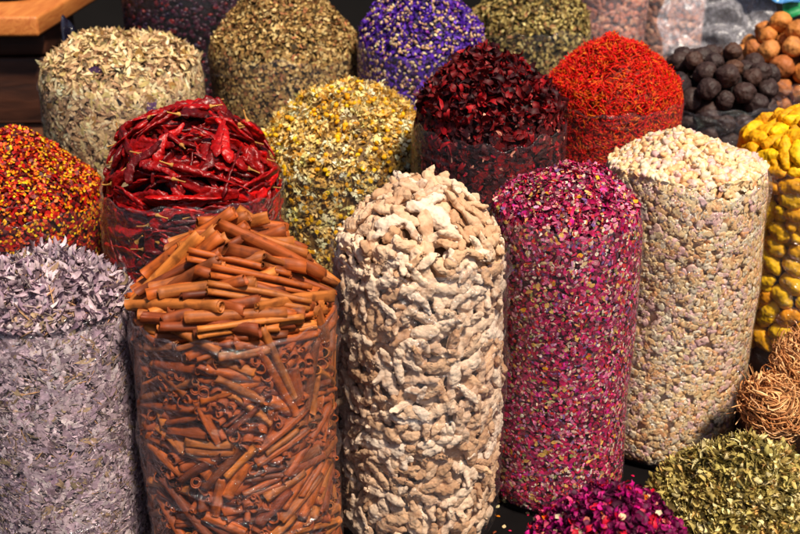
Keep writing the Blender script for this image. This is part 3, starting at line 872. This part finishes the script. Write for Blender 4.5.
for r_, i in enumerate(order):
    if r_ >= 225 and i < NS:
        if dep[i] < .075:
            m = cv[kk[i]][0]
            v = np.empty(len(m.vertices) * 3, np.float32); m.vertices.foreach_get('co', v); v = v.reshape(-1, 3)
            lp = np.empty(len(m.loops), np.int32); m.loops.foreach_get('vertex_index', lp)
            ct = np.empty(len(m.polygons), np.int32); m.polygons.foreach_get('loop_total', ct)
            M.add(v @ Mr[i].T + T[i], lp, ct, lin((150, 72, 34)))
        continue
    o = link('cinnamon_stick', cv[kk[i]][0]); place(o, s, T[i], Mr[i])
    if T[i, 2] > s.z - .01: lb, gr = 'cinnamon stick laid across the heap on top of its sack', 'cinnamon sticks heaped on top'
    elif i < NS and radial[i]: lb, gr = 'cinnamon stick pointing outward behind the film, showing its scrolled end', 'cinnamon sticks pointing outward in the sack'
    else: lb, gr = 'cinnamon stick lying flat against the film of its sack', 'cinnamon sticks lying against the film'
    tag(o, lb, 'cinnamon stick', gr)
stuff(s, M, 'deep_cinnamon', piece_mat('cinnamon_deep', .7, .25, 60, .3, .6), 'cinnamon bark lying deeper in the sack between the sticks', 'cinnamon')
film(s, 'cinn', 'clear sack of brown cinnamon sticks left of the ginger', seed=22, lip=.004, wr=2.6, mat=FILM_GLOSS, gap=.0035)

# ---- whole red chilies
MCH = piece_mat('chili_skin', .36, .4, 85, .5, 1.0, obj_tint=[(128, 8, 8), (158, 12, 8), (80, 6, 10), (186, 24, 10), (54, 6, 12)], coat=.10, dist=.004, dark=(50, 4, 8), dark_amt=.5)
MST = piece_mat('chili_stalk', .7, .3, 90, .2, .3, obj_tint=[(190, 140, 70), (160, 110, 60)])
def chili_variant(k):
    r = random.Random(500 + k); L = r.uniform(.10, .17); W = r.uniform(.0105, .0165)
    seg, sides = 34, 18; bend = r.uniform(-.8, .8); bz = r.uniform(-.25, .25); V = []
    cl = []
    for i in range(seg + 1):
        u = i / seg
        w = W * (min(1, (u / .10)) ** .6 if u < .10 else 1 - .78 * ((u - .10) / .90) ** 1.5) * (1 + .12 * noise.noise(Vector((u * 8, k, 0))))
        if i == seg: w = .0003
        a = u - .5
        c = (a * L, bend * a * a * L + .004 * math.sin(u * 9 + k), bz * a * a * L)
        cl.append((c, w))
        for q in range(sides):
            t = 2 * PI * q / sides
            f = 1 + .5 * noise.noise(Vector((u * 14, math.cos(t) * 1.4, math.sin(t) * 1.4 + k * 3))) + .20 * noise.noise(Vector((u * 30, math.cos(t) * 3, math.sin(t) * 3 + k)))
            flat = .42 + .12 * math.sin(u * 6 + k)
            dent = 1 - .5 * math.exp(-((t - PI / 2) / .5) ** 2)
            V.append((c[0], c[1] + w * f * math.cos(t), c[2] + w * f * flat * dent * math.sin(t)))
    F = [];
    for i in range(seg):
        for q in range(sides):
            F += [i * sides + q, i * sides + (q + 1) % sides, (i + 1) * sides + (q + 1) % sides, (i + 1) * sides + q]
    C = [4] * (seg * sides) + [sides, sides]
    F += list(range(sides))[::-1] + list(range(seg * sides, (seg + 1) * sides))
    me = build_mesh('dried_chili', np.array(V), F, C, MCH)
    stem = None
    if k % 3 == 0:
        c0 = cl[0][0]; SV, SF = [], []; ss = 8
        for i, (dx, rr) in enumerate(((.003, .0052), (0, .0056), (-.003, .003), (-.010, .0017), (-.020, .0015), (-.0225, .0021))):
            for q in range(ss):
                t = 2 * PI * q / ss; SV.append((c0[0] + dx, c0[1] + rr * math.cos(t) + dx * dx * 8, c0[2] + rr * .8 * math.sin(t)))
        for i in range(5):
            for q in range(ss): SF += [i * ss + q, i * ss + (q + 1) % ss, (i + 1) * ss + (q + 1) % ss, (i + 1) * ss + q]
        SC_ = [4] * 40 + [ss, ss]; SF += list(range(ss)) + list(range(5 * ss, 6 * ss))
        stem = build_mesh('stalk', np.array(SV), SF, SC_, MST)
    sph = [(*cl[i][0], max(.004, cl[i][1] * .62)) for i in range(2, seg + 1, 4)]
    return me, np.array(sph), stem
s = Sack('chili', 23); rng = np.random.default_rng(23)
hv = [chili_variant(k) for k in range(15)]
N = 300
P, Nn, top = sample_surface(s, N, rng, .36, 110, .42, .95)
P -= Nn * (rng.random(N) * .04)[:, None]
kk = rng.integers(0, 15, N)
a = rng.normal(0, .75, N)
tx = np.stack([np.cos(a), np.sin(a), -.0 * a], 1)
x = tx - (tx * Nn).sum(1, keepdims=True) * Nn * .6 + .22 * rng.normal(size=(N, 3))
flip = rng.random(N) < .5; x[flip] *= -1
xx = x / np.linalg.norm(x, axis=1, keepdims=True)
y = np.cross(Nn + .3 * rng.normal(size=(N, 3)), xx); y /= np.linalg.norm(y, axis=1, keepdims=True)
M0 = np.stack([xx, y, np.cross(xx, y)], 2)
T, Mr = pack(s, [hv[k][1] for k in kk], P, M0, 80, shell=.055, zmin=.33, back=.5, slack=np.where(rng.random(N) < .6, rng.uniform(0, .045, N), 0), over=.035)
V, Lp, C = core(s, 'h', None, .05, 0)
M = Merge(); M.add(V, Lp, C, lin((34, 5, 7)))  # core darkened below the pod colours, standing for shade between pods
stuff(s, M, 'deep_chilies', piece_mat('chili_deep', .5, .3, 60, .3, .6), 'chili filling deeper in the sack, coloured dark for the shade between the pods', 'chili')
for i in range(N):
    o = link('dried_chili', hv[kk[i]][0]); place(o, s, T[i], Mr[i])
    above = T[i, 2] > s.z - .005
    st = hv[kk[i]][2]
    if st: link('stalk', st, o)
    tag(o, 'glossy dried red chili ' + ('with its stalk on, ' if st else 'without a stalk, ') + ('heaped on top of its sack' if above else 'lying in shade behind the film'),
        'chili', 'dried chilies ' + ('on the heap' if above else 'behind the film') + (' with stalks' if st else ' without stalks'))
film(s, 'chili', 'clear sack of glossy whole red chilies behind the cinnamon', seed=23, lip=.004, gap=.004, mat=FILM_GLOSS)

# ---- turmeric bulbs
MT = piece_mat('turmeric_skin', .62, .3, 80, .32, .9, obj_tint=[(232, 156, 14), (244, 178, 18), (250, 194, 30), (218, 140, 14)], dark=(134, 72, 14), dark_amt=.5, dist=.002)
def turmeric_variant(k):
    r = random.Random(700 + k); L = r.uniform(.056, .086); W = r.uniform(.016, .0225)
    lumps = [((0, 0, 0), (L * .5, W, W * .92), Matrix.Rotation(0, 3, 'Z')), ((L * .2 * r.choice([-1, 1]), r.uniform(-.004, .004), 0), (L * .34, W * .86, W * .84), Matrix.Rotation(r.uniform(-.2, .2), 3, 'Z'))]
    if k % 3 == 0: lumps.append(((r.uniform(-.01, .01), W * .85, 0), (.010, .012, .010), Matrix.Identity(3)))
    ph = r.uniform(0, 6)
    me = remeshed('turmeric_root', lumps, .0026, MT, 3, .0019, 62, k + 40, ridges=lambda c: -.0011 * max(0, math.sin(c.x * 750 + ph + 1.5 * math.sin(c.y * 90))) ** 5)
    return me, np.array([(x, 0, 0, w) for x, w in ((-L * .28, W * .78), (0, W * .9), (L * .28, W * .78))])
s = Sack('turm', 24); rng = np.random.default_rng(24)
tv = [turmeric_variant(k) for k in range(9)]
N = 270
P, Nn, top = fill_positions(s, N, rng, .16, .045, arc=105)
kk = rng.integers(0, 9, N)
M0 = orient(Nn, rng.normal(size=(N, 3)) + np.array([1, 0, 0]), .3, rng)
T, Mr = pack(s, [tv[k][1] for k in kk], P, M0, 80, shell=.045, zmin=.13, back=.35, slack=rng.uniform(0, .012, N), over=.01)
V, Lp, C = core(s, 't', None, .05, 0)
M = Merge(); M.add(V, Lp, C, lin((120, 70, 16)))  # brownish core tint puts shade into the gaps between bulbs
stuff(s, M, 'deep_turmeric', piece_mat('turmeric_deep', .7, .3, 60, .3, .6), 'turmeric filling deeper in the sack, darkened for the shade between the bulbs', 'turmeric')
for i in range(N):
    o = link('turmeric_root', tv[kk[i]][0]); place(o, s, T[i], Mr[i])
    above = T[i, 2] > s.z - .005
    tag(o, 'plump yellow turmeric bulb ' + ('on top of the sack at the right edge' if above else 'behind the film of the right edge sack'), 'turmeric',
        'turmeric bulbs ' + ('on the heap' if above else 'behind the film'))
film(s, 'turm', 'clear sack of yellow turmeric bulbs at the right edge', seed=24, lip=.004, gap=.004, wr=2, mat=FILM_GLOSS)

# ---- dried limes, black and orange
def lime_variant(k, mat, R0):
    r = random.Random(900 + k)
    ph = r.uniform(0, 9)
    lumps = [((0, 0, 0), (R0, R0 * r.uniform(.92, 1.0), R0 * r.uniform(.86, .95)), Matrix.Identity(3)), ((R0 * .35, 0, 0), (R0 * .72, R0 * .75, R0 * .7), Matrix.Identity(3))]
    me = remeshed('dried_lime', lumps, .0030, mat, 3, .0026, 48, k + 80, ridges=lambda c: -.004 * math.exp(-((c.y ** 2 + c.z ** 2) / (.005 ** 2))) * (1 if c.x < 0 else 0))
    return me, np.array([(0, 0, 0, R0 * .97)])
def lime_heap(key, seed, mat, deep, N, R0, zmin, l_obj, l_sack, grp, deep_label, names):
    s = Sack(key, seed); rng = np.random.default_rng(seed)
    lv = [lime_variant(k + seed, mat, R0) for k in range(6)]
    P, Nn, top = fill_positions(s, N, rng, zmin + .02, .04, arc=105)
    kk = rng.integers(0, 6, N); sc = rng.uniform(.82, 1.12, N)
    T, Mr = pack(s, [lv[k][1] * c for k, c in zip(kk, sc)], P, q2m(quat_rand(rng, N)), 90, shell=.05, zmin=zmin, back=.6, slack=rng.uniform(0, .03, N), over=.012)
    V, Lp, C = core(s, 'l', None, .055, 0)
    M = Merge(); M.add(V, Lp, C, lin(deep)); stuff(s, M, names[1], piece_mat(names[1], .8, .2, 60, .2, .4), deep_label, 'limes')  # deep is darker than the limes, shade painted between them
    for i in range(N):
        o = link('dried_lime', lv[kk[i]][0]); place(o, s, T[i], q2m(quat_rand(rng, 1))[0], sc[i])
        above = T[i, 2] > s.z - .005
        tag(o, l_obj + (' on top of the heap' if above else ' behind the film of its sack'), 'dried lime', grp + (' on the heap' if above else ' behind the film'))
    film(s, key, l_sack, seed=seed, lip=.006, wr=1.5, gap=.004, mat=FILM_GLOSS)
ML = piece_mat('black_lime', .6, .35, 70, .3, 1.0, obj_tint=[(50, 35, 34), (60, 42, 38), (40, 29, 32), (84, 54, 38)], dist=.005)
MO = piece_mat('brown_lime', .6, .3, 60, .25, .9, dark=(120, 62, 26), dark_amt=.5, dist=.004, obj_tint=[(190, 116, 58), (210, 138, 70), (170, 100, 56), (220, 152, 84)])
lime_heap('lime', 25, ML, (26, 20, 20), 92, .0285, .38, 'round blackish brown dried lime', 'clear sack of black dried limes, upper right', 'black dried limes', 'black lime filling beneath the round limes', ('black', 'deep_black_limes'))
lime_heap('org', 26, MO, (90, 52, 30), 80, .0310, .36, 'round orange brown dried lime', 'clear sack of orange brown dried limes behind the black ones', 'orange brown dried limes', 'orange brown lime filling beneath the round limes', ('orange', 'deep_brown_limes'))
# ------------------------------------------------------------------ bundles of curled rootlets, bottom right
MR = piece_mat('rootlet', .7, .3, 60, .25, .3)
def root_bundle(seed, loc, rot, R0, label):
    r = random.Random(seed); g = np.random.default_rng(seed); M = Merge()
    for i in range(560):
        # each rootlet winds round the bundle and curls out at its end
        a0 = r.uniform(0, 2 * PI); sp = r.uniform(.7, 2.2); lay = r.uniform(.62, 1.0); t0 = r.uniform(-1.25, 1.25)
        pts = []; n = 18
        ph, fq = r.uniform(0, 6), r.uniform(3, 9); curlout = r.uniform(-.5, 2.0)
        for j in range(n):
            u = j / (n - 1); a = a0 + sp * u; t = t0 + .16 * math.sin(fq * u * 1.6 + ph) + .5 * (u - .5) * math.sin(ph * 3)
            rr = R0 * lay * (1 + .10 * math.sin(fq * 2 * u + ph)); 
            if u > .8: rr *= 1 + (u - .8) * curlout; t += (u - .8) * curlout * 1.5
            pts.append(((rr * math.cos(a) * math.cos(t)), (rr * math.sin(a) * math.cos(t)), rr * .72 * math.sin(t)))
        pts = np.array(pts); w = r.uniform(.0010, .0019)
        tg = np.gradient(pts, axis=0); tg /= np.linalg.norm(tg, axis=1, keepdims=True)
        up = np.cross(tg, [0.1, 0.2, 1.0]); up /= np.linalg.norm(up, axis=1, keepdims=True); u2 = np.cross(tg, up)
        V = []
        for j in range(n):
            ww = w * (1 if j < n - 3 else .55)
            for q in range(5):
                t = 2 * PI * q / 5; V.append(pts[j] + ww * (math.cos(t) * up[j] + math.sin(t) * u2[j]))
        F = []
        for j in range(n - 1):
            for q in range(5): F += [j * 5 + q, j * 5 + (q + 1) % 5, (j + 1) * 5 + (q + 1) % 5, (j + 1) * 5 + q]
        c, _ = palette(g, 1, [(208, 160, 118), (180, 128, 90), (226, 184, 144), (136, 92, 62)], [4, 3, 2, 2])
        M.add(np.array(V), F, [4] * ((n - 1) * 5), c[0])
    v, l, c = lump(g, 3, .1, .7); M.add(v * R0 * 1.25, l, c, lin((70, 40, 26)))
    o = link('root_bundle', M.mesh('root_bundle', MR)); o.location = loc; o.rotation_euler = rot
    tag(o, label, 'root bundle', 'bundles of curled rootlets')
root_bundle(1, (.715, 1.850, .215), (.5, .3, .2), .070, 'curly brown rootlet bundle lowest in its pile, beside the verbena leaves')
root_bundle(2, (.795, 1.93, .262), (.9, -.3, .9), .072, 'curly brown rootlet bundle resting highest, nearest the turmeric sack')
root_bundle(3, (.825, 1.800, .205), (-.3, .5, 2.0), .066, 'curly brown rootlet bundle cut by the right edge of the view')
# the low crate they lie in
MW = solid_mat('dark_wood', (58, 34, 24), .6, (92, 56, 38), 10, (1, 1, 6), .4)
bm = bmesh.new()
bx0, bx1, by0, by1 = .70, .995, 1.765, 2.06
for a in ((bx0, bx1, by0, by0 + .014, 0, .125), (bx0, bx1, by1 - .014, by1, 0, .125), (bx0, bx0 + .014, by0 + .015, by1 - .015, 0, .122), (bx1 - .014, bx1, by0 + .015, by1 - .015, 0, .122),
          (bx0 + .015, bx1 - .015, by0 + .015, by1 - .015, .10, .114)): box_bm(bm, *a)
tag(bm_obj('wooden_crate', bm, MW, bevel=.002, seg=2, smooth=False), 'low dark wooden crate under the curly root bundles', 'crate')

# ------------------------------------------------------------------ wooden board on a dark stand, upper left
def wood(name, a, b, rough=.5):
    m, nt, N, L, B = new_mat(name)
    tc = N.new('ShaderNodeTexCoord'); mp = N.new('ShaderNodeMapping'); mp.inputs['Scale'].default_value = (1.2, 14, 14)
    L.new(tc.outputs['Object'], mp.inputs[0])
    nz = N.new('ShaderNodeTexNoise'); nz.inputs['Scale'].default_value = 3.5; nz.inputs['Detail'].default_value = 9; nz.inputs['Distortion'].default_value = 1.5
    L.new(mp.outputs[0], nz.inputs['Vector'])
    cr = N.new('ShaderNodeValToRGB'); cr.color_ramp.elements[0].position = .32; cr.color_ramp.elements[1].position = .7
    cr.color_ramp.elements[0].color = (*lin(a), 1); cr.color_ramp.elements[1].color = (*lin(b), 1)
    L.new(nz.outputs[0], cr.inputs[0]); L.new(cr.outputs[0], B.inputs['Base Color'])
    bp = N.new('ShaderNodeBump'); bp.inputs['Strength'].default_value = .35; bp.inputs['Distance'].default_value = .002
    L.new(nz.outputs[0], bp.inputs['Height']); L.new(bp.outputs[0], B.inputs['Normal'])
    B.inputs['Roughness'].default_value = rough
    return m
bm = bmesh.new(); box_bm(bm, 0, 1.0, 0, .30, -.055, 0)
bd = bm_obj('wooden_board', bm, wood('board_wood', (176, 96, 42), (212, 134, 66)), bevel=.010, seg=3)
bd.location = (-.955, 2.93, .778)
bd.rotation_euler = (0, 0, R_(91))
tag(bd, 'thick orange brown wooden board jutting in at the top left corner', 'board')
# dish lying on the board
pts = [(0, .000), (.050, .000), (.058, .004), (.070, .020), (.078, .026), (.080, .024), (.072, .014), (.060, -.002), (.05, -.006), (0, -.006)]
pts = [(r, z + .0065) for r, z in pts]
nt = 48; V = []
for r, z in pts:
    for k in range(nt): V.append((max(r, .0003) * math.cos(2 * PI * k / nt), max(r, .0003) * math.sin(2 * PI * k / nt), z))
F = []
for i in range(len(pts) - 1):
    for k in range(nt): F += [i * nt + k, i * nt + (k + 1) % nt, (i + 1) * nt + (k + 1) % nt, (i + 1) * nt + k]
glz = solid_mat('blue_glaze', (28, 30, 74), .12, (54, 58, 120), 30, bump=.05, spec=.8)
o = link('glazed_dish', build_mesh('glazed_dish', np.array(V), F, [4] * ((len(pts) - 1) * nt), glz)); o.location = (-1.13, 3.24, .7785)
tag(o, 'shiny dark blue dish on the wooden board', 'dish')
# stand under the board
MW2 = solid_mat('stand_wood', (44, 24, 18), .55, (78, 44, 30), 8, (1, 1, 5), .4)
st = bpy.data.objects.new('wooden_stand', None); COL.objects.link(st); st.location = (-1.17, 3.19, 0)
st.rotation_euler = (0, 0, R_(4))
tag(st, 'dark reddish brown wooden stand under the board', 'stand')
bm = bmesh.new(); box_bm(bm, -.32, .20, -.20, .20, .47, .655); bm_obj('drawer_box', bm, MW2, st, .006, 2)
bm = bmesh.new(); box_bm(bm, -.31, .19, -.195, .19, .66, .716); bm_obj('top_slab', bm, MW2, st, .006, 2)
for x in (-.27, .14):
    for y in (-.15, .15):
        bm = bmesh.new(); box_bm(bm, x - .04, x + .04, y - .04, y + .04, 0, .468); bm_obj('leg', bm, solid_mat('leg_wood', (96, 58, 38), .6, (130, 82, 54), 8, (1, 1, 4), .4), st, .006, 2)

# ------------------------------------------------------------------ crumpled plastic
def crumple(name, w, d, amp, mat, seed, loc, rot, label, cat, nx=60, ny=50, sharp=9, drape=0.0, group=None):
    r = random.Random(seed); off = Vector((seed * 3.3, seed * 1.7, 0)); V = []
    for j in range(ny + 1):
        for i in range(nx + 1):
            x, y = (i / nx - .5) * w, (j / ny - .5) * d
            p = Vector((x * sharp, y * sharp, 0)) + off
            dst = noise.voronoi(p)[0]
            z = amp * (1.6 * (dst[1] - dst[0]) + noise.noise(p * .7) * .8 + .35 * noise.noise(p * 3)) - drape * (2 * x / w) ** 2
            V.append((x + amp * .6 * noise.noise(p * 1.3 + Vector((9, 0, 0))), y + amp * .6 * noise.noise(p * 1.3 + Vector((0, 9, 0))), z))
    F = []
    for j in range(ny):
        for i in range(nx):
            a = j * (nx + 1) + i; F += [a, a + 1, a + nx + 2, a + nx + 1]
    o = link(name, build_mesh(name, np.array(V), F, [4] * (nx * ny), mat)); o.location = loc; o.rotation_euler = rot
    return tag(o, label, cat, group)
blk = solid_mat('black_plastic', (14, 12, 22), .16, (30, 26, 44), 20, bump=.5, spec=.9)
g = np.random.default_rng(3)
bm = bmesh.new(); bmesh.ops.create_icosphere(bm, subdivisions=5, radius=1)
for v in bm.verts:
    dv = noise.voronoi(Vector((v.co.x * 1.6, v.co.y * 1.6, v.co.z * 5.0)))[0]
    v.co = v.co * (.82 + .34 * (dv[1] - dv[0]) + .10 * noise.noise(v.co * 3))
    v.co = Vector((v.co.x * .060, v.co.y * .070, max(-.37, v.co.z * .41)))
o = bm_obj('black_plastic_bag', bm, blk); o.location = (-.885, 2.985, .372)
tag(o, 'crumpled shiny black plastic bag bulging up beside the wooden board', 'plastic bag')
clr = film_mat('loose_film', haze=.22, rough=.3, bump=.5, gloss=1.0)
crumple('plastic_sheet', .36, .30, .035, clr, 5, (1.00, 3.50, .69), (1.0, 0, -.05), 'crumpled clear plastic sheet behind the limes', 'plastic sheet')
blu = solid_mat('blue_plastic', (30, 90, 170), .3, (90, 160, 220), 12, bump=.4, spec=.6)
grn = solid_mat('green_plastic', (10, 120, 70), .35, (40, 160, 90), 12, bump=.4, spec=.6)
crumple('blue_plastic_bag', .16, .14, .03, blu, 7, (1.17, 3.50, .80), (1.0, .2, .1), 'pale blue plastic bag at the top right corner', 'plastic bag')
crumple('green_plastic_bag', .15, .14, .03, grn, 8, (1.27, 3.48, .77), (1.1, -.3, -.3), 'green plastic bag at the top right corner', 'plastic bag')

# tall bags of nuts standing at the back
SACK['nuta'] = ((.69, 3.72, .130, .95, .05), 2.0)
SACK['nutb'] = ((.94, 3.92, .125, .93, .05), 2.0)
nutmat = piece_mat('nut', .6, .3, 60, .2, .3)
do_stuff('nuta', 31, 'dried_apricots', nutmat, 'reddish tan dried fruit in the tall bag behind the safflower', 'dried fruit', (110, 66, 56), [
    dict(N=1500, temps=lambda r: [lump(r, 2, .2, .7) for _ in range(5)], size=(.020, .030, .018, .026, .8),
         cols=[(190, 128, 108), (164, 104, 88), (206, 156, 134)], w=[3, 3, 2], depth=.012, tilt_side=1, tilt_top=1)],
    'tall cloudy bag of reddish dried fruit, left one of the back pair', zmin=.4, fl=film_mat('milky_film', haze=.15, rough=.3, bump=.6), detail=.6)
do_stuff('nutb', 32, 'dried_figs', nutmat, 'pinkish tan dried fruit in the tall bag behind the black limes', 'dried fruit', (110, 70, 60), [
    dict(N=1500, temps=lambda r: [lump(r, 2, .2, .7) for _ in range(5)], size=(.020, .030, .018, .026, .8),
         cols=[(196, 140, 116), (170, 116, 96), (214, 168, 146)], w=[3, 3, 2], depth=.012, tilt_side=1, tilt_top=1)],
    'tall cloudy bag of pinkish dried fruit, right one of the back pair', zmin=.4, fl=film_mat('milky_film2', haze=.15, rough=.3, bump=.6), detail=.6)

bm = bmesh.new(); box_bm(bm, .90, 1.50, 3.40, 3.70, 0, .56)
tag(bm_obj('cardboard_box', bm, solid_mat('cardboard', (70, 50, 36), .85, (92, 68, 48), 6), bevel=.004, seg=2, smooth=False), 'tall brown box behind the limes with plastic on top', 'box')

g = np.random.default_rng(99)
M = Merge()
leafs = [strip(g, nx=3, curl=1.5, cup=.6) for _ in range(6)] + [lump(g, 1, .3, .6) for _ in range(3)]
cols, kk = palette(g, 420, [(190, 120, 60), (200, 60, 90), (220, 200, 160), (120, 60, 40), (150, 140, 90)], [2, 3, 2, 2, 1])
for i in range(420):
    V, L_, C_ = leafs[i % len(leafs)]
    a = g.uniform(0, 6.28); sz = g.uniform(.006, .014); c, sn = math.cos(a), math.sin(a)
    X = V * np.array([sz, sz * .6, sz * .4]); X[:, 2] -= X[:, 2].min() - .0006
    X = np.stack([X[:, 0] * c - X[:, 1] * sn + g.uniform(-.2, .75), X[:, 0] * sn + X[:, 1] * c + g.uniform(1.25, 1.95), X[:, 2]], 1)
    M.add(X, L_, C_, cols[i])
tag(link('fallen_crumbs', M.mesh('fallen_crumbs', flakemat)), 'crumbs of spice and leaf fallen on the dark ground between sacks', 'crumbs', kind='stuff')
